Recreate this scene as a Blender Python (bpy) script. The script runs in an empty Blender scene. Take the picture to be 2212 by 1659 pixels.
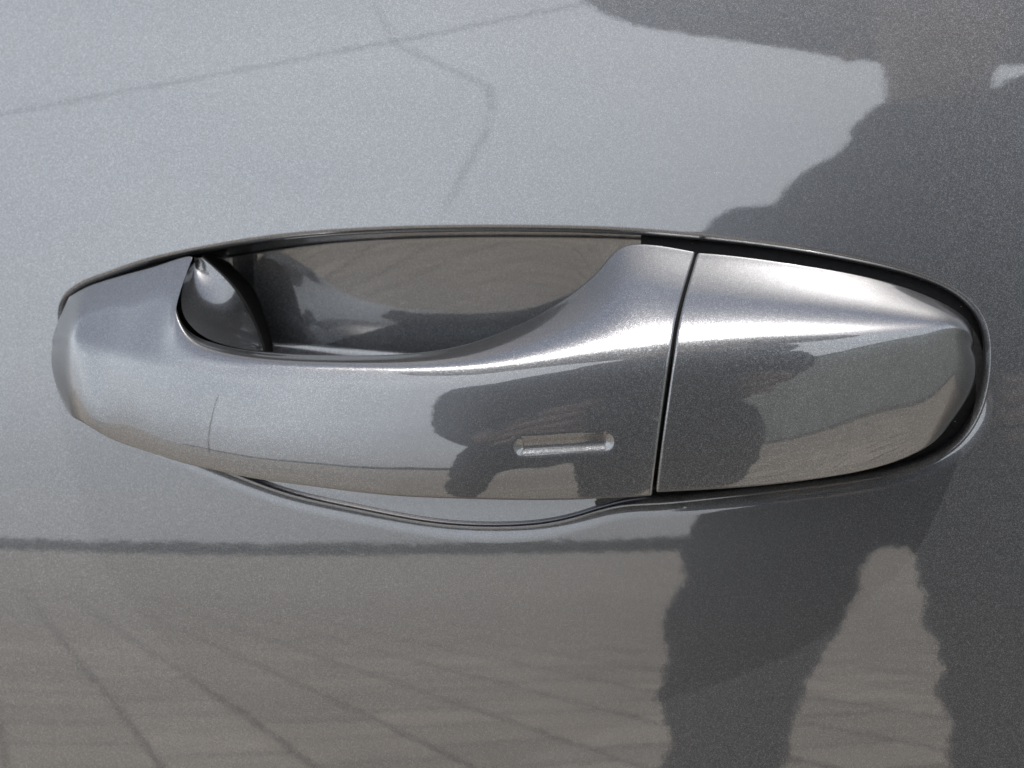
import bpy, bmesh, math, random
import numpy as np
from mathutils import Vector

random.seed(7)
rng = np.random.default_rng(7)
S = bpy.context.scene
COL = S.collection
R = math.radians

# ------------------------------------------------------------------ camera, world, sun, exposure
ZH = 0.90                                   # height of the handle above the paving
DIST, YAW, PITCH = 0.60, 12.0, 8.0
WIDTH = 0.25                                # metres seen across the frame at DIST
TGT = Vector((0, 0, ZH))
cam_d = bpy.data.cameras.new("camera")
cam = bpy.data.objects.new("camera", cam_d)
COL.objects.link(cam)
S.camera = cam
cam.location = TGT + Vector((DIST*math.cos(R(PITCH))*math.sin(R(YAW)),
                             -DIST*math.cos(R(PITCH))*math.cos(R(YAW)),
                             DIST*math.sin(R(PITCH))))
cam.rotation_euler = (TGT - cam.location).to_track_quat('-Z', 'Y').to_euler()
cam_d.sensor_width = 36
cam_d.lens = 18.0/((WIDTH/2)/DIST)
cam_d.clip_start = 0.01
cam_d.clip_end = 2000
cam_d.dof.use_dof = True
cam_d.dof.focus_distance = 0.572
cam_d.dof.aperture_fstop = 86.0/3.8
CP = np.array(cam.location)
CM = np.array(cam.rotation_euler.to_matrix())

SUN_EL, SUN_AZ = 68.0, 6.0                 # elevation; azimuth turned from straight out of the door to the right
world = bpy.data.worlds.new("World")
S.world = world
world.use_nodes = True
wn = world.node_tree.nodes
wl = world.node_tree.links
wn.clear()
sky = wn.new('ShaderNodeTexSky')
sky.sky_type = 'NISHITA'
sky.sun_disc = False
sky.sun_elevation = R(SUN_EL)
sky.sun_rotation = R(180 - SUN_AZ)
sky.air_density = 1.0
sky.dust_density = 4.0
sky.ozone_density = 1.0
bg = wn.new('ShaderNodeBackground')
bg.inputs[1].default_value = 0.15
out = wn.new('ShaderNodeOutputWorld')
# thin bright cloud drawn over the whole sky
wtc = wn.new('ShaderNodeTexCoord')
wmp = wn.new('ShaderNodeMapping'); wmp.inputs['Scale'].default_value = (1.0, 1.0, 2.2)
wno = wn.new('ShaderNodeTexNoise'); wno.inputs['Scale'].default_value = 1.6; wno.inputs['Detail'].default_value = 5; wno.inputs['Roughness'].default_value = .55
wra = wn.new('ShaderNodeMapRange'); wra.inputs['From Min'].default_value = .3; wra.inputs['From Max'].default_value = .7
wra.inputs['To Min'].default_value = .55; wra.inputs['To Max'].default_value = .92
wmx = wn.new('ShaderNodeMix'); wmx.data_type = 'RGBA'
wl.new(wtc.outputs['Generated'], wmp.inputs[0]); wl.new(wmp.outputs[0], wno.inputs['Vector'])
wl.new(wno.outputs[0], wra.inputs['Value'])
# the veil of haze is thick low down and thins towards the zenith
wsx = wn.new('ShaderNodeSeparateXYZ'); wl.new(wtc.outputs['Generated'], wsx.inputs[0])
wrb = wn.new('ShaderNodeMapRange'); wrb.interpolation_type = 'SMOOTHSTEP'
wrb.inputs['From Min'].default_value = .44; wrb.inputs['From Max'].default_value = .90
wrb.inputs['To Min'].default_value = 1.0; wrb.inputs['To Max'].default_value = .12
wl.new(wsx.outputs[2], wrb.inputs['Value'])
wmu = wn.new('ShaderNodeMath'); wmu.operation = 'MULTIPLY'
wl.new(wra.outputs[0], wmu.inputs[0]); wl.new(wrb.outputs[0], wmu.inputs[1]); wl.new(wmu.outputs[0], wmx.inputs['Factor'])
wl.new(sky.outputs[0], wmx.inputs['A'])
wcr = wn.new('ShaderNodeValToRGB'); wcr.color_ramp.interpolation = 'EASE'
wcr.color_ramp.elements[0].position = 0.0; wcr.color_ramp.elements[0].color = (.66, .675, .705, 1)
wcr.color_ramp.elements[1].position = .36; wcr.color_ramp.elements[1].color = (.925, .968, 1.0, 1)
wl.new(wsx.outputs[2], wcr.inputs[0])
wms = wn.new('ShaderNodeVectorMath'); wms.operation = 'SCALE'; wms.inputs['Scale'].default_value = 15.0
wl.new(wcr.outputs[0], wms.inputs[0]); wl.new(wms.outputs[0], wmx.inputs['B'])
wl.new(wmx.outputs['Result'], bg.inputs[0])
wl.new(bg.outputs[0], out.inputs[0])

sd = bpy.data.lights.new("sun", 'SUN')
sd.energy = 5.0
sd.angle = R(0.5)
sd.color = (1.0, 0.96, 0.9)
sun = bpy.data.objects.new("sun", sd)
COL.objects.link(sun)
sdir = Vector((math.cos(R(SUN_EL))*math.sin(R(SUN_AZ)), -math.cos(R(SUN_EL))*math.cos(R(SUN_AZ)), math.sin(R(SUN_EL))))
sun.rotation_euler = sdir.to_track_quat('Z', 'Y').to_euler()
sun.location = sdir*5
S.view_settings.view_transform = 'Standard'
S.view_settings.look = 'None'
S.view_settings.exposure = 0.66
S.view_settings.gamma = 1.0
S.render.engine = 'CYCLES'
S.cycles.use_denoising = True
S.cycles.max_bounces = 8

# ------------------------------------------------------------------ small helpers
def tag(o, label=None, cat=None, group=None, kind=None):
    if label: o['label'] = label
    if cat: o['category'] = cat
    if group: o['group'] = group
    if kind: o['kind'] = kind
    return o

def empty(name, loc=(0, 0, 0), parent=None):
    o = bpy.data.objects.new(name, None)
    o.empty_display_size = 0.05
    COL.objects.link(o)
    o.location = loc
    o.parent = parent
    return o

def mesh_obj(name, verts, faces, mat, parent=None, smooth=True, normals=None):
    me = bpy.data.meshes.new(name)
    me.from_pydata([tuple(v) for v in verts], [], faces)
    me.materials.append(mat)
    if smooth:
        me.polygons.foreach_set('use_smooth', [True]*len(me.polygons))
    me.update()
    if normals is not None:
        me.normals_split_custom_set_from_vertices([tuple(n) for n in normals])
    o = bpy.data.objects.new(name, me)
    COL.objects.link(o)
    if parent is not None:
        o.parent = parent
        o.matrix_parent_inverse.identity()
        o.location = -Vector(ploc(parent))
    return o

def ploc(p):
    v = Vector((0, 0, 0))
    while p is not None:
        v += p.location
        p = p.parent
    return v

def nat_spline(t, P, tq, closed=False):
    """C2 cubic through the points P (n,k) at parameters t."""
    t = np.asarray(t, float); P = np.asarray(P, float); tq = np.asarray(tq, float)
    if closed:                              # periodic by repeating a few points either side
        per = t[-1]-t[0]; k = min(6, len(P)-2)
        tt = np.concatenate([t[-1-k:-1]-per, t, t[1:1+k]+per])
        PP = np.concatenate([P[-1-k:-1], P, P[1:1+k]])
        return nat_spline(tt, PP, tq)
    n = len(t); h = np.diff(t)
    A = np.zeros((n, n)); b = np.zeros((n, P.shape[1]))
    A[0, 0] = A[-1, -1] = 1
    for i in range(1, n-1):
        A[i, i-1] = h[i-1]; A[i, i] = 2*(h[i-1]+h[i]); A[i, i+1] = h[i]
        b[i] = 6*((P[i+1]-P[i])/h[i]-(P[i]-P[i-1])/h[i-1])
    M = np.linalg.solve(A, b)
    i = np.clip(np.searchsorted(t, tq, side='right')-1, 0, n-2)
    d = (tq-t[i])[:, None]; e = (t[i+1]-tq)[:, None]; H = h[i][:, None]
    return (M[i]*e**3+M[i+1]*d**3)/(6*H)+(P[i]/H-M[i]*H/6)*e+(P[i+1]/H-M[i+1]*H/6)*d

def chord(P, closed=False):
    Q = np.vstack([P, P[:1]]) if closed else P
    return np.concatenate([[0], np.cumsum(np.linalg.norm(np.diff(Q, axis=0), axis=1))])

def ray(px, py):
    """direction of sight for a point of the 2212 x 1659 picture"""
    s = WIDTH/DIST/2212.0
    d = np.array([(px-1106)*s, (829.5-py)*s, -1.0])
    d = CM @ d
    return d/np.linalg.norm(d)

# ------------------------------------------------------------------ the shape of the door skin
TH_Z = np.array([-.60, -.30, -.15, -.094, -.041, .0, .042, .070, .094, .16, .35, .60])
TH_A = np.array([-7.0, -6.5, -4.5, -1.0, 5.9, 9.6, 13.0, 15.6, 18.6, 22.0, 25.0, 26.0])
_z = np.linspace(-.6, .6, 4801)
_t = np.tan(np.radians(np.interp(_z, TH_Z, TH_A)))
_k = np.exp(-0.5*(np.arange(-240, 241)/48.0)**2); _k /= _k.sum()
_t = np.convolve(np.pad(_t, 240, mode='edge'), _k, mode='valid')
_F = np.concatenate([[0], np.cumsum((_t[1:]+_t[:-1])/2*np.diff(_z))])
_F -= np.interp(0, _z, _F)
RX = 2.0
def F(x, z):
    """depth (y) of the door's outer face, outward is -y"""
    zz = np.asarray(z, float)-ZH
    x = np.asarray(x, float)
    s = np.sqrt(1+(x/.25)**2)-1             # round near the handle, straightening away from it
    return np.interp(zz, _z, _F) + (.25**2)*s/RX - .19*(.15*np.tanh(x/.15))*(.12*np.tanh(zz/.12))

def solve(px, py, surf, off=0.0):
    d = ray(px, py)
    t = np.linspace(0.45, 0.80, 3501)
    p = CP[None]+t[:, None]*d[None]
    g = p[:, 1]-(surf(p[:, 0], p[:, 2])+off)
    i = int(np.argmax(g >= 0))
    if i == 0: i = 1
    a, b = g[i-1], g[i]
    w = a/(a-b)
    return p[i-1]*(1-w)+p[i]*w

def at(px, py, e=0.0):
    """point seen at (px,py), e millimetres behind the door face (negative: in front)"""
    return solve(px, py, F, e/1000.0)

# ------------------------------------------------------------------ materials
def nt(name):
    m = bpy.data.materials.new(name); m.use_nodes = True
    n = m.node_tree.nodes; l = m.node_tree.links
    return m, n, l, n['Principled BSDF']

def paint_material():
    m, n, l, b = nt("metallic_grey_paint")
    tc = n.new('ShaderNodeNewGeometry')
    # flakes: tiny cells, each with its own tilt and shade
    vo = n.new('ShaderNodeTexVoronoi'); vo.inputs['Scale'].default_value = 8000
    l.new(tc.outputs['Position'], vo.inputs['Vector'])
    sub = n.new('ShaderNodeVectorMath'); sub.operation = 'SUBTRACT'; sub.inputs[1].default_value = (.5, .5, .5)
    l.new(vo.outputs['Color'], sub.inputs[0])
    sc = n.new('ShaderNodeVectorMath'); sc.operation = 'SCALE'; sc.inputs['Scale'].default_value = FLAKE
    l.new(sub.outputs[0], sc.inputs[0])
    ad = n.new('ShaderNodeVectorMath'); ad.operation = 'ADD'
    l.new(tc.outputs['Normal'], ad.inputs[0]); l.new(sc.outputs[0], ad.inputs[1])
    nm = n.new('ShaderNodeVectorMath'); nm.operation = 'NORMALIZE'
    l.new(ad.outputs[0], nm.inputs[0])
    l.new(nm.outputs[0], b.inputs['Normal'])
    # shade of the flakes
    sep = n.new('ShaderNodeSeparateColor'); l.new(vo.outputs['Color'], sep.inputs[0])
    ramp = n.new('ShaderNodeValToRGB')
    ramp.color_ramp.elements[0].position = 0.0; ramp.color_ramp.elements[0].color = (.048, .0505, .0565, 1)
    ramp.color_ramp.elements[1].position = 1.0; ramp.color_ramp.elements[1].color = (.160, .168, .178, 1)
    e = ramp.color_ramp.elements.new(.72); e.color = (.071, .0752, .083, 1)
    l.new(sep.outputs[0], ramp.inputs[0])
    l.new(ramp.outputs[0], b.inputs['Base Color'])
    b.inputs['Metallic'].default_value = 0.85
    b.inputs['Roughness'].default_value = 0.31
    b.inputs['Coat Weight'].default_value = 1.0
    b.inputs['Coat Roughness'].default_value = 0.026
    b.inputs['Coat IOR'].default_value = 1.75
    # orange peel on the lacquer
    no = n.new('ShaderNodeTexNoise'); no.inputs['Scale'].default_value = 340; no.inputs['Detail'].default_value = 2.0
    l.new(tc.outputs['Position'], no.inputs['Vector'])
    bu = n.new('ShaderNodeBump'); bu.inputs['Strength'].default_value = 1.0; bu.inputs['Distance'].default_value = 0.0000042
    l.new(no.outputs[0], bu.inputs['Height'])
    l.new(bu.outputs[0], b.inputs['Coat Normal'])
    return m

FLAKE = 0.11
PAINT = paint_material()

def plain(name, col, rough=.6, metal=0.0, noise=None, spec=.5):
    m, n, l, b = nt(name)
    b.inputs['Base Color'].default_value = (*col, 1)
    b.inputs['Roughness'].default_value = rough
    b.inputs['Metallic'].default_value = metal
    b.inputs['Specular IOR Level'].default_value = spec
    if noise:
        scale, amt = noise
        g = n.new('ShaderNodeNewGeometry')
        t = n.new('ShaderNodeTexNoise'); t.inputs['Scale'].default_value = scale; t.inputs['Detail'].default_value = 4
        l.new(g.outputs['Position'], t.inputs['Vector'])
        r = n.new('ShaderNodeValToRGB')
        r.color_ramp.elements[0].position = .3; r.color_ramp.elements[1].position = .7
        r.color_ramp.elements[0].color = (*[c*(1-amt) for c in col], 1)
        r.color_ramp.elements[1].color = (*[min(1, c*(1+amt)) for c in col], 1)
        l.new(t.outputs[0], r.inputs[0]); l.new(r.outputs[0], b.inputs['Base Color'])
        bu = n.new('ShaderNodeBump'); bu.inputs['Distance'].default_value = .3/scale; bu.inputs['Strength'].default_value = .4
        l.new(t.outputs[0], bu.inputs['Height']); l.new(bu.outputs[0], b.inputs['Normal'])
    return m

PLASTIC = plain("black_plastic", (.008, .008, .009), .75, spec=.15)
RUBBER = plain("black_rubber", (.007, .007, .008), .8, noise=(900, .3), spec=.12)

# ------------------------------------------------------------------ setting: ground, paving, far hedge
PAVE = plain("paving_stone", (.262, .232, .196), .85, noise=(3.5, .14))
_n = PAVE.node_tree.nodes; _l = PAVE.node_tree.links; _b = _n['Principled BSDF']
_oi = _n.new('ShaderNodeObjectInfo'); _mr = _n.new('ShaderNodeMapRange'); _mr.inputs['To Min'].default_value = .84; _mr.inputs['To Max'].default_value = 1.14
_hs = _n.new('ShaderNodeHueSaturation'); _l.new(_oi.outputs['Random'], _mr.inputs['Value']); _l.new(_mr.outputs[0], _hs.inputs['Value'])
_src = _b.inputs['Base Color'].links[0].from_socket; _l.new(_src, _hs.inputs['Color']); _l.new(_hs.outputs[0], _b.inputs['Base Color'])
JOINT = plain("sandy_ground", (.255, .228, .193), .95, noise=(3, .25))
DARK = plain("dark_cloth", (.022, .023, .028), .85, noise=(160, .25), spec=.15)
DARK2 = plain("charcoal_trousers", (.018, .018, .021), .9, noise=(120, .25), spec=.12)
SKIN = plain("skin", (.30, .20, .155), .5)
HAT = plain("navy_hat_felt", (.02, .022, .032), .9, noise=(200, .3), spec=.1)
METAL = plain("black_camera_shell", (.015, .015, .016), .45)
CABLE = plain("black_cable", (.02, .02, .02), .6)
WOOD = plain("weathered_pole_wood", (.16, .12, .09), .85, noise=(6, .35))
LEAF = plain("hedge_leaf", (.050, .068, .038), .7, noise=(3, .5))

g = mesh_obj("ground", [(-400, -600, 0), (400, -600, 0), (400, 60, 0), (-400, 60, 0)], [(0, 1, 2, 3)], JOINT, smooth=False)
tag(g, kind='structure')

U = np.array([.86, -.50]); U /= np.linalg.norm(U); W = np.array([-U[1]*-1, -U[0]]); W = np.array([U[1], -U[0]])
SW, SL, GAP, TH = .285, .30, .012, .05
def slab_geo(c, dz=0.0, jit=0.0):
    hx, hy, b = (SW-GAP)/2, (SL-GAP*1.3)/2, .006
    vs, top = [], []
    for sx, sy in ((-1, -1), (1, -1), (1, 1), (-1, 1)):
        vs.append((sx*hx, sy*hy, .001))
    for sx, sy in ((-1, -1), (1, -1), (1, 1), (-1, 1)):
        vs.append((sx*hx, sy*hy, TH*.5-b*.5))
    for sx, sy in ((-1, -1), (1, -1), (1, 1), (-1, 1)):
        vs.append((sx*(hx-b), sy*(hy-b), TH*.5))
    fs = [(8, 9, 10, 11)]
    for k in range(4):
        k2 = (k+1) % 4
        fs += [(k, k2, 4+k2, 4+k), (4+k, 4+k2, 8+k2, 8+k)]
    return vs, fs
pav = empty("pavement", (0, 0, 0)); tag(pav, kind='structure')
vs, fs = slab_geo((0, 0))
slab_me = bpy.data.meshes.new("slab"); slab_me.from_pydata(vs, [], fs); slab_me.materials.append(PAVE); slab_me.update()
ang = math.atan2(U[1], U[0])
big_v, big_f = [], []
spots = []
for iu in range(-40, 41):
    for iv in range(-52, 60):
        u = iu*SW; w = (iv+(.5 if iu % 2 else 0))*SL
        p = U*u+W*w+np.array([0, -1.2])
        if p[1] > 1.2 or p[1] < -11 or abs(p[0]) > 8: continue
        spots.append((math.hypot(p[0]+.8, p[1]+2.6), p))
spots.sort(key=lambda q: q[0])
ca, sa = math.cos(ang), math.sin(ang)
for k, (dd, p) in enumerate(spots):
    dz = random.uniform(-.0015, .0015); tilt = random.uniform(-.004, .004)
    if k < 290:
        o = bpy.data.objects.new("paving_slab", slab_me); COL.objects.link(o); o.parent = pav
        o.location = (p[0], p[1], dz); o.rotation_euler = (tilt, random.uniform(-.004, .004), ang)
    else:
        b0 = len(big_v)
        for (x, y, z) in vs:
            big_v.append((p[0]+x*ca-y*sa, p[1]+x*sa+y*ca, z+dz))
        big_f += [tuple(b0+i for i in f) for f in fs]
o = mesh_obj("paving_slabs_beyond", big_v, big_f, PAVE, pav, smooth=False); o['kind'] = 'stuff'

# a long clipped hedge on the far side of the open ground
def hedge():
    vv, ff = [], []
    r = random.Random(3)
    def leaf(x, y, z, s):
        a = Vector((r.gauss(0, 1), r.gauss(0, 1), r.gauss(0, 1))).normalized(); b = a.orthogonal().normalized()*s; c = a.cross(b)
        k = len(vv); p = Vector((x, y, z))
        for q in (b, c, -b, -c): vv.append(tuple(p+q))
        ff.append((k, k+1, k+2, k+3))
    for i in range(15000):
        x = r.uniform(-95, 60); t = r.random()
        h = .95+.05*math.sin(x*.9)+.04*math.sin(x*2.3+1)
        leaf(x, -62+r.uniform(-.7, .7), h*(t**.8), r.uniform(.12, .28))
    # dense inner mass
    n = 150; k = len(vv)
    for i in range(n):
        x = -95+155*i/(n-1); h = .85+.05*math.sin(x*.9)+.04*math.sin(x*2.3+1)
        for y, z in ((-61.5, 0), (-61.6, h), (-62.4, h), (-62.5, 0)): vv.append((x, y, z))
    for i in range(n-1):
        for j in range(3):
            a = k+i*4+j; ff.append((a, a+1, a+5, a+4))
    o = mesh_obj("hedge", vv, ff, LEAF, smooth=False)
    tag(o, "long low dark green hedge across the far side of the open ground", "hedge")
hedge()

def garden_wall():
    e = empty("garden_wall", (1.7, -9.4, 0)); tag(e, "pale grey rendered garden wall to the right, beside the paving", "wall")
    a, b = Vector((1.7, -9.4, 0)), Vector((7.0, 1.5, 0)); d = (b-a).normalized(); n = Vector((d.y, -d.x, 0))
    def prism(z0, z1, t, ext, name, mat):
        p = [a-d*ext-n*t, b+d*ext-n*t, b+d*ext+n*t, a-d*ext+n*t]
        vs = [(q.x, q.y, z0) for q in p]+[(q.x, q.y, z1) for q in p]
        mesh_obj(name, vs, [(0, 1, 5, 4), (1, 2, 6, 5), (2, 3, 7, 6), (3, 0, 4, 7), (4, 5, 6, 7), (3, 2, 1, 0)], mat, e, smooth=False)
    prism(0, 3.0, .11, 0, "wall_face", plain("grey_render", (.44, .45, .41), .9, noise=(2.5, .15)))
    prism(3.0, 3.08, .15, .05, "coping", plain("coping_stone", (.22, .21, .19), .85, noise=(6, .2)))
garden_wall()

def tube(pts, rad, n=8):
    pts = [Vector(p) for p in pts]; vs, fs = [], []
    for i, p in enumerate(pts):
        t = (pts[min(i+1, len(pts)-1)]-pts[max(i-1, 0)]).normalized()
        a = t.cross(Vector((0, 0, 1)));
        a = a.normalized() if a.length > 1e-3 else Vector((1, 0, 0))
        b = t.cross(a)
        rr = rad[i] if hasattr(rad, '__len__') else rad
        for k in range(n):
            q = p+(a*math.cos(2*math.pi*k/n)+b*math.sin(2*math.pi*k/n))*rr
            vs.append(tuple(q))
    for i in range(len(pts)-1):
        for k in range(n):
            k2 = (k+1) % n
            fs.append((i*n+k, i*n+k2, (i+1)*n+k2, (i+1)*n+k))
    fs.append(tuple(range(n))[::-1]); fs.append(tuple(range((len(pts)-1)*n, len(pts)*n)))
    return vs, fs

# overhead cable between two wooden poles
P1, P2 = Vector((-7.96, -11.8, 8.25)), Vector((-2.4, -9.4, 8.1))
dv = (P2-P1)
A_ = P1-dv*2.2; B_ = P2+dv*2.4
pts = []
for i in range(61):
    t = i/60; p = A_.lerp(B_, t); p.z += -.5*4*t*(1-t)+.42; pts.append(p)
vs, fs = tube(pts, .013)
tag(mesh_obj("overhead_cable", vs, fs, CABLE), "thin black cable strung overhead between two wooden poles", "cable")
lp = [Vector((-4.40, -10.15, 8.95)), Vector((-4.28, -10, 8.70)), Vector((-4.05, -10, 8.2)), Vector((-3.93, -10, 7.9)), Vector((-3.45, -10, 7.45)), Vector((-3.0, -10, 7.0)),
      Vector((-2.90, -10, 6.65)), Vector((-2.88, -10, 6.2)), Vector((-2.95, -10, 5.6)), Vector((-3.0, -10, 5.0))]
vs, fs = tube(lp, [.008, .008, .010, .011, .012, .013, .013, .012, .010, .008])
tag(mesh_obj("hanging_cable", vs, fs, CABLE), "loose kinked cable end dangling below the overhead cable", "cable")
for p, lb in ((A_, "wooden cable pole standing far to the left across the paving"), (B_, "wooden cable pole standing on the right across the paving")):
    e = empty("cable_pole", (p.x, p.y, 0)); tag(e, lb, "pole", group="poles carrying the overhead cable")
    vs, fs = tube([(p.x, p.y, z) for z in (0, 2, 4, 6, p.z+.7)], [.14, .13, .12, .11, .10], 14)
    mesh_obj("shaft", vs, fs, WOOD, e)
    vs, fs = tube([(p.x-.12, p.y, p.z+.40), (p.x+.12, p.y, p.z+.40)], .03, 8)
    mesh_obj("insulator", vs, fs, CABLE, e)

# ------------------------------------------------------------------ the photographer, mirrored in the paint
def skinned(name, chains, mat, parent, root=0, sub=2):
    """chains: list of lists of (key, (x,y,z), (rx,ry)); shared keys join"""
    idx, vs, rad, es = {}, [], [], []
    for ch in chains:
        prev = None
        for key, p, r_ in ch:
            if key not in idx:
                idx[key] = len(vs); vs.append(p); rad.append(r_)
            if prev is not None: es.append((prev, idx[key]))
            prev = idx[key]
    me = bpy.data.meshes.new(name); me.from_pydata(vs, es, []); me.update()
    o = bpy.data.objects.new(name, me); COL.objects.link(o)
    o.parent = parent; o.location = -Vector(ploc(parent))
    m = o.modifiers.new("skin", 'SKIN'); m.use_smooth_shade = True
    sv = me.skin_vertices[0].data
    for i, r_ in enumerate(rad):
        sv[i].radius = r_ if hasattr(r_, '__len__') else (r_, r_)
        sv[i].use_root = (i == root)
    s_ = o.modifiers.new("sub", 'SUBSURF'); s_.levels = sub; s_.render_levels = sub
    me.materials.append(mat)
    return o

PX, PY = .135, -.93
per = empty("person", (PX, PY, 0))
tag(per, "person in dark jacket and wide brimmed hat, mirrored in the paint while taking the picture", "person")
fx = PX
body = skinned("body", [
    [("pel", (fx, PY, 1.0), (.09, .06)), ("wai", (fx, PY, 1.06), (.09, .07)), ("che", (fx, PY-.005, 1.20), (.07, .05)),
     ("nb", (fx, PY-.01, 1.38), (.040, .040)), ("nk", (fx, PY+.02, 1.47), (.050, .052)), ("chin", (fx, PY+.045, 1.515), (.050, .068)),
     ("face", (fx, PY+.045, 1.575), (.070, .088)), ("brow", (fx, PY+.035, 1.635), (.072, .092)), ("crown", (fx, PY+.02, 1.70), (.052, .066))],
    [("che", 0, 0), ("shl", (fx-.135, PY+.01, 1.262), .036), ("ell", (fx-.150, PY-.01, 1.09), .034), ("wrl", (.055, -.770, 1.000), .024)],
    [("che", 0, 0), ("shr", (fx+.140, PY+.01, 1.262), .036), ("elr", (fx+.205, PY-.01, 1.10), .037), ("wrr", (.245, -.755, 1.000), .024)],
    [("pel", 0, 0), ("hil", (fx-.097, PY, .84), .045), ("knl", (fx-.120, PY+.01, .50), .034), ("anl", (fx-.140, PY-.02, .09), .032), ("tol", (fx-.155, PY+.13, .035), .030)],
    [("pel", 0, 0), ("hir", (fx+.095, PY, .84), .045), ("knr", (fx+.108, PY+.01, .47), .048), ("anr", (fx+.125, PY-.02, .09), .034), ("tor", (fx+.145, PY+.13, .035), .030)],
], SKIN, per)
jk = skinned("jacket", [
    [("hem", (fx, PY, .985), (.168, .125)), ("wai", (fx, PY, 1.06), (.175, .118)), ("che", (fx, PY+.005, 1.22), (.170, .115)), ("uc", (fx, PY+.01, 1.32), (.135, .10)),
     ("col", (fx+.008, PY+.01, 1.405), (.092, .080)), ("nk", (fx+.015, PY+.015, 1.47), (.070, .066))],
    [("che", 0, 0), ("shl", (fx-.145, PY+.01, 1.265), .058), ("ual", (fx-.165, PY, 1.19), .053), ("ell", (fx-.158, PY-.005, 1.08), .050), ("cul", (.050, -.790, 1.004), .036)],
    [("che", 0, 0), ("shr", (fx+.150, PY+.01, 1.265), .058), ("uar", (fx+.185, PY, 1.19), .055), ("elr", (fx+.205, PY-.005, 1.10), .051), ("cur", (.246, -.775, 1.004), .036)],
    [("uc", 0, 0), ("hd1", (fx+.100, PY-.01, 1.43), .085), ("hd2", (fx+.125, PY-.02, 1.53), .075)],
], DARK, per)
tr = skinned("trousers", [
    [("wst", (fx-.005, PY, 1.02), (.140, .10)), ("pel", (fx-.008, PY, 1.01), (.130, .09)), ("hil", (fx-.092, PY, .90), (.070, .075)), ("tl", (fx-.100, PY+.005, .74), (.073, .076)), ("t2l", (fx-.116, PY+.005, .67), (.060, .066)), ("knl", (fx-.119, PY+.012, .54), (.042, .05)),
     ("sl", (fx-.130, PY, .28), .045), ("cl", (fx-.140, PY-.015, .11), .045)],
    [("pel", 0, 0), ("hir", (fx+.090, PY, .90), (.064, .075)), ("tr", (fx+.105, PY+.005, .72), (.070, .078)), ("knr", (fx+.110, PY+.012, .53), (.064, .062)),
     ("sr", (fx+.117, PY, .28), .055), ("cr", (fx+.127, PY-.015, .11), .052)],
], DARK2, per)
fold = bpy.data.textures.new("folds", 'CLOUDS'); fold.noise_scale = .055; fold.noise_depth = 3
for o_ in (jk, tr):
    o_.modifiers["sub"].levels = 4; o_.modifiers["sub"].render_levels = 4
    dm = o_.modifiers.new("folds", 'DISPLACE'); dm.texture = fold; dm.strength = .034; dm.mid_level = .5; dm.texture_coords = 'GLOBAL'
for sx, fxx in ((-1, fx-.142), (1, fx+.127)):
    skinned("shoe", [[("h", (fxx, PY-.05, .045), (.040, .036)), ("m", (fxx+sx*.01, PY+.05, .045), (.044, .038)), ("t", (fxx+sx*.02, PY+.15, .032), (.040, .028))]], METAL, per)
# face
for sx in (-1, 1):
    skinned("ear", [[("a", (fx+sx*.074, PY+.03, 1.60), (.010, .016)), ("b", (fx+sx*.082, PY+.022, 1.575), (.008, .018)), ("c", (fx+sx*.078, PY+.028, 1.55), (.007, .010))]], SKIN, per, sub=1)
    vs, fs = tube([(fx+sx*.030-.012, PY+.131, 1.598), (fx+sx*.030, PY+.136, 1.600), (fx+sx*.030+.012, PY+.131, 1.598)], [.003, .008, .003], 10)
    mesh_obj("eye", vs, fs, METAL, per)
skinned("nose", [[("a", (fx, PY+.128, 1.605), (.008, .008)), ("b", (fx, PY+.142, 1.575), (.011, .011)), ("c", (fx, PY+.138, 1.562), (.014, .009))]], SKIN, per, sub=1)
vs, fs = tube([(fx-.024, PY+.122, 1.533), (fx, PY+.130, 1.536), (fx+.024, PY+.122, 1.533)], [.002, .0065, .002], 10)
mesh_obj("mouth", vs, fs, plain("lip", (.35, .12, .10), .5), per)
# hands, five fingers closing round the camera
for sx, wr in ((-1, (.055, -.770, 1.000)), (1, (.245, -.755, 1.000))):
    base = Vector(wr); kn = base+Vector((-sx*.012, .055, -.003))
    skinned("hand", [[("w", tuple(base), (.024, .018)), ("p", tuple(base.lerp(kn, .55)), (.034, .017)), ("k", tuple(kn), (.036, .014))]], SKIN, per)
    for k in range(4):
        ln = (.040, .046, .043, .034)[k]
        z0 = .026-.0175*k
        a = kn+Vector((0, -.004, z0)); b = a+Vector((-sx*ln*.45, ln*.75, 0)); c = b+Vector((-sx*ln*.65, ln*.15, -.002)); d = c+Vector((-sx*ln*.35, -ln*.2, -.002))
        skinned("finger", [[("a", tuple(a), .0092), ("b", tuple(b), .0088), ("c", tuple(c), .0080), ("d", tuple(d), .0068)]], SKIN, per, sub=1)
    a = base.lerp(kn, .35)+Vector((-sx*.012, 0, .018)); b = a+Vector((-sx*.022, .022, .010)); c = b+Vector((-sx*.020, .014, .002))
    skinned("thumb", [[("a", tuple(a), .0115), ("b", tuple(b), .0105), ("c", tuple(c), .0085)]], SKIN, per, sub=1)
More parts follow.
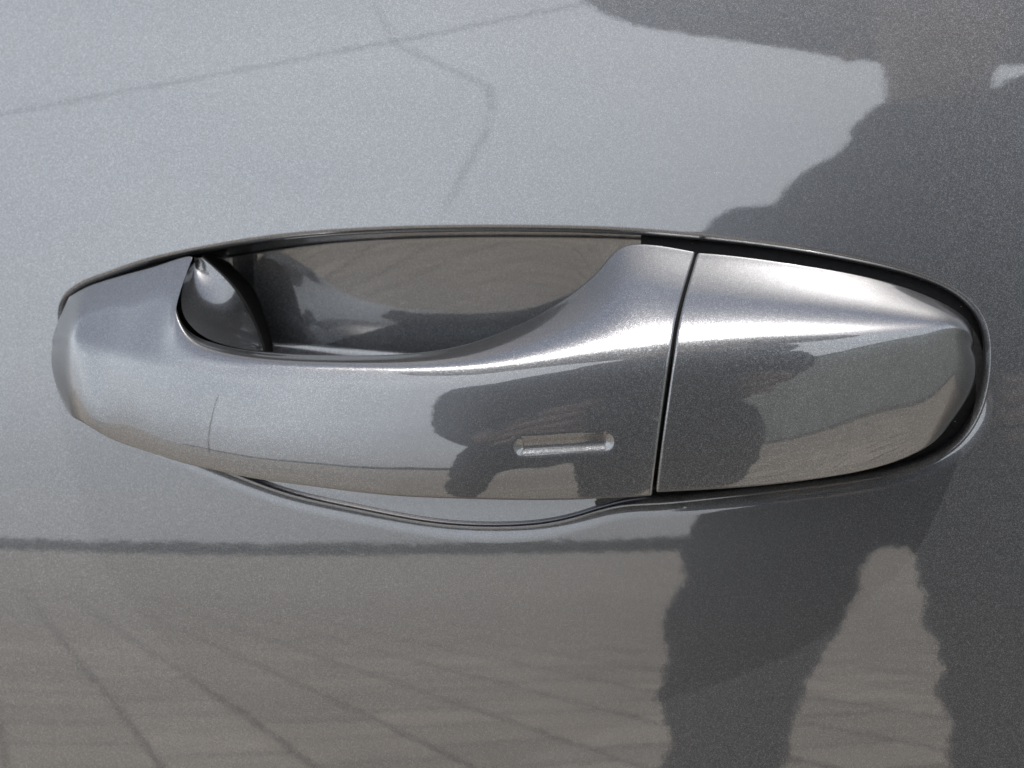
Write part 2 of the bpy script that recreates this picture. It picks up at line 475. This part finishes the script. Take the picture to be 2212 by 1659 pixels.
# hat: crown and wide brim, tipped forward
def hat():
    c = Vector((fx, PY+.03, 1.660)); tilt = R(-12); roll = R(5)
    prof = [(.350, .012), (.352, .016), (.30, .012), (.22, .006), (.15, .003), (.115, .010), (.108, .045), (.100, .085), (.078, .112), (.040, .122), (.0005, .118)]
    under = [(.350, .010), (.30, .006), (.22, .000), (.15, -.003), (.100, -.001)]
    m = 48; vs, fs = [], []
    rows = under[::-1]+prof
    for (r_, h) in rows:
        for k in range(m):
            a = 2*math.pi*k/m; rr = r_*(1+.012*math.sin(3*a+.7)+(.10 if r_ > .2 else 0)*(-math.cos(2*a)*-.5))
            x, y, z = rr*math.cos(a), rr*.93*math.sin(a), h+(.010*math.sin(2*a+1)+.008*math.sin(5*a) if r_ > .2 else 0)
            y2, z2 = y*math.cos(tilt)-z*math.sin(tilt), y*math.sin(tilt)+z*math.cos(tilt)
            x2, z3 = x*math.cos(roll)-z2*math.sin(roll)*-1, z2-x*math.sin(roll)
            vs.append((c.x+x2, c.y+y2, c.z+z3))
    for i in range(len(rows)-1):
        for k in range(m):
            k2 = (k+1) % m; fs.append((i*m+k, i*m+k2, (i+1)*m+k2, (i+1)*m+k))
    o = mesh_obj("hat", vs, fs, HAT, per)
hat()

# the camera in the hands, its lens ending just behind the point the picture is taken from
def photo_camera():
    e = empty("camera_body", tuple(cam.location)); e.rotation_euler = cam.rotation_euler
    e.name = "handheld_camera"
    tag(e, "black camera with a long lens held by the person in the hat", "camera")
    def add(name, vs, fs):
        me = bpy.data.meshes.new(name); me.from_pydata(vs, [], fs); me.materials.append(METAL)
        me.polygons.foreach_set('use_smooth', [False]*len(me.polygons)); me.update()
        o = bpy.data.objects.new(name, me); COL.objects.link(o); o.parent = e; return o
    prof = [(.0, .012), (.026, .012), (.034, .013), (.034, .030), (.031, .032), (.031, .055), (.036, .058), (.036, .085), (.030, .090), (.030, .100)]
    m = 40; vs, fs = [], []
    for r_, z in prof:
        for k in range(m):
            a = 2*math.pi*k/m; vs.append((max(r_, .0002)*math.cos(a), max(r_, .0002)*math.sin(a), z))
    for i in range(len(prof)-1):
        for k in range(m):
            k2 = (k+1) % m; fs.append((i*m+k, i*m+k2, (i+1)*m+k2, (i+1)*m+k))
    add("lens", vs, fs)
    bm = bmesh.new(); bmesh.ops.create_cube(bm, size=1)
    for v_ in bm.verts: v_.co = Vector((v_.co.x*.13, v_.co.y*.088, v_.co.z*.045+.1225))
    bmesh.ops.bevel(bm, geom=bm.edges[:], offset=.010, segments=3, affect='EDGES')
    me = bpy.data.meshes.new("body"); bm.to_mesh(me); bm.free(); me.materials.append(METAL)
    o = bpy.data.objects.new("body", me); COL.objects.link(o); o.parent = e
    bm = bmesh.new(); bmesh.ops.create_cube(bm, size=1)
    for v_ in bm.verts:
        k = .6 if v_.co.y > 0 else 1
        v_.co = Vector((v_.co.x*.055*k, v_.co.y*.03+.057, v_.co.z*.04*k+.1225))
    bmesh.ops.bevel(bm, geom=bm.edges[:], offset=.004, segments=2, affect='EDGES')
    me = bpy.data.meshes.new("viewfinder_hump"); bm.to_mesh(me); bm.free(); me.materials.append(METAL)
    o = bpy.data.objects.new("viewfinder_hump", me); COL.objects.link(o); o.parent = e
photo_camera()

# ------------------------------------------------------------------ the car door
door = empty("car_door", (0, 0, ZH-.38))
tag(door, "dark grey metallic car door with its outside pull handle set in a hollow", "car door")

OUT = [(138, 650), (158, 628), (220, 599), (300, 571), (420, 543), (560, 519), (760, 501), (1000, 494), (1200, 495),
       (1350, 500), (1500, 512), (1700, 536), (1880, 569), (2000, 602), (2077, 643), (2119, 695), (2131, 772),
       (2121, 850), (2094, 917), (2052, 964), (1980, 1001), (1850, 1030), (1700, 1050), (1560, 1065), (1430, 1078),
       (1330, 1090), (1255, 1112), (1180, 1129), (1090, 1136), (950, 1130), (750, 1094), (620, 1064), (540, 1036),
       (420, 985), (310, 925), (215, 850), (155, 770), (132, 700)]
O3 = np.array([at(*p) for p in OUT])[:, [0, 2]]
tc_ = chord(O3, True)
NS = 900
Oc = nat_spline(tc_, np.vstack([O3, O3[:1]]), np.linspace(0, tc_[-1], NS, endpoint=False), closed=True)
tan_ = np.roll(Oc, -1, 0)-np.roll(Oc, 1, 0); tan_ /= np.linalg.norm(tan_, axis=1)[:, None]
On = np.stack([-tan_[:, 1], tan_[:, 0]], 1)             # outward (the outline runs clockwise)
cen = Oc.mean(0)
if ((Oc-cen)*On).sum() < 0: On = -On

# top and bottom of the outline for every x
xs = np.linspace(Oc[:, 0].min()+.0002, Oc[:, 0].max()-.0002, 600)
up = Oc[:, 1] > np.interp(Oc[:, 0], [Oc[:, 0].min(), Oc[:, 0].max()], [Oc[np.argmin(Oc[:, 0]), 1], Oc[np.argmax(Oc[:, 0]), 1]])
def env(sel):
    P = Oc[sel]; o = np.argsort(P[:, 0]); return np.interp(xs, P[o, 0], P[o, 1])
ZT, ZB = env(up), env(~up)
XL = at(345, 700)[0]; XR = at(1440, 700)[0]
_b0, _b1 = Oc.min(0)-.004, Oc.max(0)+.004
def sdist(x, z):
    """distance inside the outline (positive inside)"""
    PA = np.stack([np.ravel(x), np.ravel(z)], 1)
    res = np.full(len(PA), -.01)
    near = np.where((PA[:, 0] > _b0[0]) & (PA[:, 0] < _b1[0]) & (PA[:, 1] > _b0[1]) & (PA[:, 1] < _b1[1]))[0]
    P = PA[near]; rn = np.empty(len(P))
    for i in range(0, len(P), 4000):
        d = P[i:i+4000, None]-Oc[None, ::2]
        q = (d**2).sum(2); j = q.argmin(1)
        dd = d[np.arange(len(j)), j]
        rn[i:i+4000] = -(dd*On[::2][j]).sum(1)
    res[near] = rn
    return res.reshape(np.shape(x))

LIP_R = .0022
GU = np.linspace(-1, 1, 801)
_g = np.where(GU > 0, 1-GU**60*.30-.18*GU-.10*np.maximum(GU-.2, 0)**2, np.interp(GU, [-1, -.62, -.3, 0], [.035, .055, .80, 1]))
_gk = np.exp(-.5*(np.arange(-80, 81)/9.0)**2); _gk /= _gk.sum()
_gs = np.convolve(np.pad(_g, 80, mode='edge'), _gk, mode='valid')
GV = np.where(GU < -.02, _gs, _g)*(1-np.where(GU > 0, 0, .17*GU*(1+GU)))
GV = np.convolve(np.pad(GV, 10, mode='edge'), np.ones(21)/21, mode='valid')
_zl, _zr = at(132, 700)[2], at(2131, 772)[2]; _xl, _xr = at(132, 700)[0], at(2131, 772)[0]
def GB(x, z):
    """how much of the raised bead there is: none above the handle, full below it"""
    t = np.clip((np.interp(x, [_xl, _xr], [_zl, _zr])-z+.002)/.018, 0, 1)
    return t*t*(3-2*t)
def depth(x, z):
    zt = np.interp(x, xs, ZT); zb = np.interp(x, xs, ZB)
    u = (z-(zt+zb)/2)/np.maximum((zt-zb)/2, 1e-4)
    # the lip is tight above and opens into a wide soft one below the grip
    lo = np.clip(-u/.5, 0, 1)*np.clip((1.02-np.abs((x-(XL+XR)/2)/((XR-XL)/2)))/.25, 0, 1)
    LR = LIP_R-.0009*lo*lo*(3-2*lo)
    d = sdist(x, z)+LR*0.6
    # rounded lip: a quarter turn, then a steep wall
    q = np.clip(d, 0, LR*.993)
    w = LR-np.sqrt(np.maximum(LR**2-q**2, 0))
    sl = 8.0
    w = w+np.maximum(d-LR*.993, 0)*sl
    go = np.clip((d+.0032)/.0032, 0, 1)*GB(x, z); w = w+.00038*go**2
    u = np.clip(u, -1, 1)
    c = (x-(XL+XR)/2)/((XR-XL)/2)
    Dx = .030*np.clip(1-np.abs(c)**10.0, 0, 1)**.8
    B = Dx*np.interp(u, GU, GV)+.0045*np.minimum(1, 3*np.maximum(0, np.abs(c)-.75))+.0003
    k = .0006
    m = -k*np.log(np.exp(-np.clip(w, 0, .06)/k)+np.exp(-np.clip(B, 0, .06)/k))
    base = -k*math.log(1+math.exp(-.0003/k))
    return np.where(d > -.0032, np.where(d > 0, m-(.00038*go**2), 0)*np.clip(d/.0006, 0, 1)+.00038*go**2, 0)
def SURF(x, z):
    return F(x, z)+depth(x, z)

def door_skin():
    X0, X1, Z0, Z1 = -.62, .58, ZH-.42, ZH+.26
    c = cen
    # where a ray from the centre through each outline point meets the edge of the panel
    D = Oc-c
    with np.errstate(divide='ignore'):
        tx = np.where(D[:, 0] > 0, (X1-c[0])/D[:, 0], (X0-c[0])/D[:, 0])
        tz = np.where(D[:, 1] > 0, (Z1-c[1])/D[:, 1], (Z0-c[1])/D[:, 1])
    E = c+D*np.minimum(tx, tz)[:, None]
    rings = []
    # from the panel's edge inward
    A = Oc+On*.005
    for u in np.linspace(1, 0, 90)**1.8:
        rings.append(A*(1-u)+E*u)
    for d in np.linspace(.005, .0022, 8)[1:]: rings.append(Oc+On*d)
    for d in np.linspace(.0022, -.0022, 40)[1:]: rings.append(Oc+On*d)
    nsplit = len(rings)-6
    inner0 = Oc-On*.0022
    spine = np.stack([np.clip(Oc[:, 0], np.percentile(Oc[:, 0], 12), np.percentile(Oc[:, 0], 88)), np.zeros(NS)], 1)
    spine[:, 1] = (np.interp(spine[:, 0], xs, ZT)+np.interp(spine[:, 0], xs, ZB))/2
    for u in np.linspace(0, 1, 84)[1:]**1.7:
        rings.append(inner0*(1-u)+spine*u)
    P = np.array(rings)
    x, z = P[..., 0], P[..., 1]
    y = F(x, z)+depth(x, z)
    V = np.stack([x, y, z], -1)
    # normals from the height function itself
    h = 4e-5
    fx = (SURF(x+h, z)-SURF(x-h, z))/(2*h); fz = (SURF(x, z+h)-SURF(x, z-h))/(2*h)
    N = np.stack([fx, -np.ones_like(fx), fz], -1); N /= np.linalg.norm(N, axis=-1)[..., None]
    def grid(a, b, name, label=None):
        VV = V[a:b].reshape(-1, 3); NN = N[a:b].reshape(-1, 3); nr = b-a
        f = []
        for r in range(nr-1):
            for s in range(NS):
                s2 = (s+1) % NS
                f.append((r*NS+s, (r+1)*NS+s, (r+1)*NS+s2, r*NS+s2))
        me_o = mesh_obj(name, VV, f, PAINT, door, normals=NN)
        return me_o
    p = grid(0, nsplit+1, "door_panel")
    q = grid(nsplit, len(rings), "handle_recess")
    q['label'] = "deep hand hollow pressed into the door behind the pull handle"
    return p, q
panel, recess = door_skin()

# ------------------------------------------------------------------ the handle
def section(T, Rr, B, eb, bulge=1.0, bx=0.0, lat=0.0, tbul=1.0):
    """closed ring of control points from three key points; eb = depth (mm) of its back"""
    T, Rr, B = map(np.asarray, (T, Rr, B))
    out_ = np.array([0, -1.0, 0])
    def back(p, dz):
        q = p.copy(); q[2] += dz; q[1] = F(q[0], q[2])+eb/1000; return q
    def lerp(a, b, t): return a*(1-t)+b*t
    pts = []
    LT = np.linalg.norm(T-Rr); nrm = np.array([0, -.75, .66])*min(1, LT/.030)*tbul
    for t, b in ((.04, .0), (.13, .5), (.38, 2.0), (.60, 2.8), (.78, 2.5), (.91, 1.5)):
        pts.append(lerp(T, Rr, t)+nrm*.001*b)
    pts.append(Rr)
    L = np.linalg.norm(B-Rr)
    pts.append(lerp(Rr, B, .075)+out_*.0006*bulge)
    for t, b in ((.17, 1.0), (.35, 1.3), (.58, 1.4), (.8, 1.0), (.93, .4)):
        pts.append(lerp(Rr, B, t)+out_*.001*b*bulge+np.array([-.001*lat*math.sin(math.pi*t), 0, 0]))
    pts.append(B); pts.append(B+np.array([0, .0012, .0]))
    bb = back(B, .0025); tb = back(T, -.0010); tb[0] += bx/1000
    pts.append(lerp(B, bb, .4)); pts.append(lerp(B, bb, .85)); pts.append(bb)
    pts.append(lerp(bb, tb, .3)); pts.append(lerp(bb, tb, .7)); pts.append(tb)
    pts.append(lerp(tb, T, .35)); pts.append(T+np.array([0, .0010, -.0001])); pts.append(T+np.array([0, .0002, 0]))
    return np.array(pts)

def bspline_closed(C, sub):
    """C: (rows, m, 3) control rings -> (rows, m*sub, 3) on a uniform cubic B-spline"""
    u = np.arange(sub)/sub
    b0 = (1-u)**3/6; b1 = (3*u**3-6*u**2+4)/6; b2 = (-3*u**3+3*u**2+3*u+1)/6; b3 = u**3/6
    m = C.shape[1]
    o = []
    for i in range(m):
        P0, P1, P2, P3 = (C[:, (i+k-1) % m] for k in range(4))
        for j in range(sub):
            o.append(b0[j]*P0+b1[j]*P1+b2[j]*P2+b3[j]*P3)
    return np.stack(o, 1)

def loft(stations, per, sub=8, close0=True, close1=True):
    rings = np.array([section(at(*s[0]), at(*s[1]), at(*s[2]), s[3], s[4] if len(s) > 4 else 1.0, s[5] if len(s) > 5 else 0.0, s[6] if len(s) > 6 else 0.0, 1-.75*math.exp(-((s[1][0]-240)/190)**2)) for s in stations])
    t = chord(rings[:, 5])+chord(rings[:, 12])+.6*chord(rings[:, 0])
    tq = np.concatenate([np.linspace(t[i], t[i+1], max(7, int((t[i+1]-t[i])/.0026*per)), endpoint=False) for i in range(len(t)-1)]+[[t[-1]]])
    C = nat_spline(t, rings.reshape(len(rings), -1), tq).reshape(len(tq), -1, 3)
    return bspline_closed(C, sub)

def cap_rows(G, front, r=.0006):
    """rounded edge rows and a centre for the flat end of a loft"""
    e = G[-1] if front else G[0]
    n = (G[-1]-G[-3]).mean(0) if front else (G[0]-G[2]).mean(0)
    n /= np.linalg.norm(n)
    c = e.mean(0)
    rows = []
    for a in (25, 50, 75, 90):
        ins = r*(1-math.cos(R(a))); fw = r*math.sin(R(a))
        dv = c-e; dl = np.linalg.norm(dv, axis=1)[:, None]
        rows.append(e+dv/dl*ins+n*fw)
    rows.append(e+(c-e)*.5+n*r)
    return rows, c+n*r

def grid_faces(nr, m, off=0):
    f = []
    for i in range(nr-1):
        for j in range(m):
            j2 = (j+1) % m
            f.append((off+i*m+j, off+i*m+j2, off+(i+1)*m+j2, off+(i+1)*m+j))
    return f

def loft_mesh(G, end0=None, end1=None, r=.0006):
    rows = list(G)
    c0 = c1 = None
    if end1: rr, c1 = cap_rows(G, True, r); rows = rows+rr
    if end0: rr, c0 = cap_rows(G, False, r); rows = rr[::-1]+rows
    V = np.array(rows); nr, m = V.shape[:2]
    f = grid_faces(nr, m)
    V = V.reshape(-1, 3)
    if c1 is not None:
        k = len(V); V = np.vstack([V, c1[None]])
        f += [((nr-1)*m+j, (nr-1)*m+(j+1) % m, k) for j in range(m)]
    if c0 is not None:
        k = len(V); V = np.vstack([V, c0[None]])
        f += [((j+1) % m, j, k) for j in range(m)]
    return V, f

GRIP = [
 [(150, 640, -1), (112, 735, -3), (148, 892, -9.0), 4, .4, 0, 1.6],
 [(160, 634, -1.5), (122, 732, -8), (151, 898, -12.0), 4, .5, 0, 1.4],
 [(170, 628, -1.8), (137, 731, -12.8), (154, 900, -15.5), 4, .6, 0, 1.0],
 [(184, 621, -2), (154, 734, -16.8), (161, 905, -18.6), 4, .8, 0, .4],
 [(198, 615, -2), (172, 740, -18.4), (176, 913, -21.2), 4, 1],
 [(280, 590, -2), (225, 754, -21.3), (230, 945, -24.1), 4, 1],
 [(350, 570, -2.5), (280, 766, -24.6), (290, 968, -27.2), 4, 1],
 [(414, 557, -3), (335, 776, -27.6), (345, 986, -30.4), 4, 1, -4],
 [(388, 602, -8), (375, 782, -29.7), (385, 999, -32.2), 3, 1, -6],
 [(379, 657, -14), (415, 787, -31.5), (425, 1009, -33.7), 0, 1, -8],
 [(398, 706, -18.5), (460, 792, -33.2), (470, 1019, -35.1), -4, 1, -8],
 [(456, 740, -22), (525, 796, -35.0), (535, 1033, -36.4), -9, 1, -6],
 [(560, 760, -25), (630, 800, -36.2), (640, 1048, -37.1), -15, 1, -3],
 [(720, 768, -26.5), (790, 803, -36.1), (800, 1068, -36.6), -18, 1],
 [(880, 764, -25.5), (910, 801, -35.3), (910, 1076, -35.6), -17, 1],
 [(1010, 743, -22), (1030, 796, -34.0), (1030, 1080, -34.2), -14, 1],
 [(1120, 702, -17.5), (1130, 788, -32.8), (1140, 1082, -32.2), -10, 1],
 [(1220, 644, -12), (1240, 777, -31.4), (1240, 1081, -30.6), -6, 1],
 [(1300, 575, -6.5), (1330, 768, -30.2), (1310, 1078, -29.4), -1, 1],
 [(1352, 531, -4), (1390, 762, -29.4), (1358, 1076, -28.6), 4, 1],
 [(1496, 543, -4), (1444, 756, -28.6), (1401, 1073, -27.8), 4, 1],
]
CAP = [
 [(1511, 546, -4), (1463, 755, -28.5), (1421, 1065, -27), 4, 1],
 [(1560, 550, -4), (1520, 751, -27.8), (1480, 1062, -26.2), 4, 1],
 [(1700, 568, -4), (1665, 743, -26.0), (1620, 1053, -24.2), 4, 1],
 [(1880, 600, -3.5), (1850, 728, -22.8), (1790, 1032, -20.6), 4, 1],
 [(2000, 638, -3.2), (1990, 713, -18.5), (1930, 1000, -16), 4, 1],
 [(2060, 668, -3.5), (2058, 709, -14.5), (2000, 968, -13), 4, .9, 0, -1.0],
 [(2089, 692, -2.5), (2090, 720, -9.5), (2032, 942, -9), 4, .8, 0, -2.0],
 [(2100, 712, -1.5), (2103, 738, -4.5), (2052, 918, -4.5), 4, .6, 0, -2.6],
 [(2103, 722, 1), (2106, 747, 0.5), (2058, 908, 0), 5, .3, 0, -2.8],
]

def handle_grip():
    G = loft(GRIP, 6, 14)
    V, f = loft_mesh(G, end0=True, end1=True)
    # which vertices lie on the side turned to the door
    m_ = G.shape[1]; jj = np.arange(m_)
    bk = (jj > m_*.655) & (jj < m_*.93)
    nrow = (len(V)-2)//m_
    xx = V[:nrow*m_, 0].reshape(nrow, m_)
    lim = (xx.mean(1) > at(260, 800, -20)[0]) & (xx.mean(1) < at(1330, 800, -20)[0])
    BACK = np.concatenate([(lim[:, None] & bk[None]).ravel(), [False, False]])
    # picture coordinates of every vertex on the front, for the pressed slot
    a, b = at(1136, 962, -31), at(1305, 955, -31)
    a2, b2 = a[[0, 2]], b[[0, 2]]
    ab = b2-a2; L = np.linalg.norm(ab)
    P = V[:, [0, 2]]
    tt = np.clip(((P-a2)@ab)/L**2, 0, 1)
    d = np.linalg.norm(P-(a2+tt[:, None]*ab), axis=1)
    front = V[:, 1] < F(V[:, 0], V[:, 2])-.02
    rr, dep = .00245, .00078
    q = np.clip(1-(d/rr)**2, 0, 1)
    s = np.clip((rr-d)/.0023, 0, 1); s = s*s*(3-2*s)
    push = np.where(front, dep*s, 0)
    V = V.copy(); V[:, 1] += push
    ring = np.where(front & (d > rr) & (d < rr+.0008), 1, 0)
    o = mesh_obj("door_handle", V, f, PAINT, door)
    o['label'] = "arched metallic grey pull grip with a small pill shaped slot"
    # split the slot off as its own piece
    me = o.data
    vn = np.empty(len(me.vertices)*3); me.vertices.foreach_get('normal', vn); vn = vn.reshape(-1, 3)
    ins = front & (d < rr+.0001)
    fin = [fc for fc in f if all(ins[i] for i in fc)]
    fout = [fc for fc in f if not all(ins[i] for i in fc)]
    bpy.data.objects.remove(o)
    o = mesh_obj("door_handle", V, fout, PAINT, door, normals=vn)
    o['label'] = "arched metallic grey pull grip with a small pill shaped slot"
    used = sorted({i for fc in fin for i in fc}); mp = {k: i for i, k in enumerate(used)}
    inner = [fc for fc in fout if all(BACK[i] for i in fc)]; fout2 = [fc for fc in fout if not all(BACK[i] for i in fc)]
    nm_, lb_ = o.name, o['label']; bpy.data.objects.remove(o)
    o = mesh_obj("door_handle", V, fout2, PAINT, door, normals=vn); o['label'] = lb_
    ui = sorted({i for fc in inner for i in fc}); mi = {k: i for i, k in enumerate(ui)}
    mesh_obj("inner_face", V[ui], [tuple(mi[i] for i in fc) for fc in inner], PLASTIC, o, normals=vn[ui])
    mesh_obj("touch_slot", V[used], [tuple(mp[i] for i in fc) for fc in fin], PAINT, o, normals=vn[used])
    return o
grip = handle_grip()

G = loft(CAP, 6, 14)
V, f = loft_mesh(G, end0=True, end1=True)
cap = mesh_obj("end_cap", V, f, PAINT, grip)
cap['label'] = "tapered fixed cap behind the grip, split off by a thin dark seam"

# inner lug seen as black between grip and cap
SEAM = [
 [(1488, 556, -2.5), (1442, 775, -25), (1400, 1060, -23), 3, .6],
 [(1518, 560, -2.5), (1470, 775, -24.5), (1428, 1054, -22.5), 3, .6],
]
G = loft([SEAM[0], [tuple((np.array(SEAM[0][i])+np.array(SEAM[1][i]))/2) for i in range(3)]+[3, .6], SEAM[1]], 3, 4)
V, f = loft_mesh(G, end0=True, end1=True)
mesh_obj("seam_gasket", V, f, RUBBER, grip)

# rubber seats under both ends of the handle
def seat(name, lo, hi, e0):
    sel = [p for p in Oc-On*.0006 if lo <= p[0] <= hi]
    sel = np.array(sel)
    # order by angle round their centre
    c = np.array([(max(lo, sel[:, 0].min())+min(hi, sel[:, 0].max()))/2, sel[:, 1].mean()])
    sel = sel[np.argsort(np.arctan2(sel[:, 1]-c[1], sel[:, 0]-c[0]))]
    n = len(sel); rings = []
    for u in np.linspace(0, 1, 9)[:-1]:
        q = sel*(1-u)+c*u
        rings.append(np.stack([q[:, 0], F(q[:, 0], q[:, 1])+e0, q[:, 1]], 1))
    low = rings[0].copy(); low[:, 1] += .004
    rows = np.array([low]+rings)
    V = rows.reshape(-1, 3); f = grid_faces(len(rows), n)
    k = len(V); V = np.vstack([V, [[c[0], float(F(c[0], c[1]))+e0, c[1]]]])
    f += [((len(rows)-1)*n+j, (len(rows)-1)*n+(j+1) % n, k) for j in range(n)]
    return mesh_obj(name, V, f, RUBBER, grip)
seat("gasket", at(1372, 700)[0], 1, .0032)
seat("gasket", -1, at(400, 700)[0], .0024)

# the foot: hollowed inner wall of the front root, running down into the recess
def foot():
    E1 = [(424, 558, -3.2), (398, 596, -7.5), (388, 655, -14), (407, 701, -18.5), (462, 738, -22), (560, 759, -25), (640, 768, -26)]
    E2 = [(436, 557), (474, 590), (508, 628), (533, 668), (552, 708), (566, 748), (574, 790)]
    A = np.array([at(*p)+np.array([0, .0012, -.0002]) for p in E1])
    Bp = np.array([at(px, py, e) for (px, py), e in zip(E2, (-.3, 2, 4.5, 7.5, 10.5, 12.5, 14))])
    n = 60; t = np.linspace(0, 1, 7); tq = np.linspace(0, 1, n)
    A = nat_spline(t, A, tq); Bq = nat_spline(t, Bp, tq)
    rows = []
    for u in np.linspace(0, 1, 40):
        k = math.sin(math.pi*min(1, u*1.0))
        p = A*(1-u)+Bq*u
        p = p+np.array([-.0020*k, .0034*k*(1-1.2*u), 0])
        # a rounded rim where it meets the recess
        rows.append(p)
    V = np.array(rows)
    V2 = V.reshape(-1, 3)
    f = [(i*n+j, i*n+j+1, (i+1)*n+j+1, (i+1)*n+j) for i in range(39) for j in range(n-1)]
    o = mesh_obj("handle_foot", V2, f, PAINT, grip)
    # black rubber crescent between foot and recess
    E3 = [(440, 548), (500, 574), (540, 615), (563, 660), (578, 705), (588, 748), (594, 790)]
    Cq = nat_spline(t, np.array([solve(px, py, SURF, -.0003) for px, py in E3]), tq)
    rows = [Bq+np.array([-.0012, .0008, 0])]
    for u in np.linspace(0, 1, 8):
        rows.append((Bq+np.array([0, .0006, 0]))*(1-u)+Cq*u+np.array([0, -.0006*math.sin(math.pi*u), 0]))
    rows.append(Cq+np.array([.0002, .0012, 0]))
    V = np.array(rows)
    f = [(i*n+j, i*n+j+1, (i+1)*n+j+1, (i+1)*n+j) for i in range(len(rows)-1) for j in range(n-1)]
    mesh_obj("gasket", V.reshape(-1, 3), f, RUBBER, grip)
foot()

# dust caught along the gap and seam
def dust():
    r = random.Random(11); vs, fs = [], []
    def grain(p, s):
        k = len(vs)
        for d in ((1, 0, 0), (-1, 0, 0), (0, 1, 0), (0, -1, 0), (0, 0, 1), (0, 0, -1)):
            vs.append(tuple(Vector(p)+Vector(d)*s*r.uniform(.6, 1.3)))
        for a, b, c in ((0, 2, 4), (2, 1, 4), (1, 3, 4), (3, 0, 4), (2, 0, 5), (1, 2, 5), (3, 1, 5), (0, 3, 5)):
            fs.append((k+a, k+b, k+c))
    x0, z0 = Oc[:, 0], Oc[:, 1]
    idx = [i for i in range(NS) if x0[i] > at(1400, 700)[0] or x0[i] < at(300, 700)[0]]
    for _ in range(46):
        i = r.choice(idx); o = r.uniform(.0006, .0034)
        x, z = Oc[i]-On[i]*o
        grain((x, float(F(x, z))+.0030, z), r.uniform(.00004, .00011))
    for _ in range(60):
        x = r.uniform(-.16, .14); z = ZH+r.uniform(-.09, .10)
        if float(sdist(np.array([x]), np.array([z]))[0]) > -.003: continue
        grain((x, float(F(x, z))-.00002, z), r.uniform(.00002, .00006))
    for _ in range(26):
        t = r.random(); px = 1500*(1-t)+1411*t+r.uniform(-3, 3); py = 556*(1-t)+1050*t
        p = at(px, py, -23*min(1, .12+t*3.2))
        grain(p, r.uniform(.00003, .00008))
    o = mesh_obj("dust", vs, fs, plain("dust", (.45, .41, .35), .9), door, smooth=False)
    o['kind'] = 'stuff'
dust()
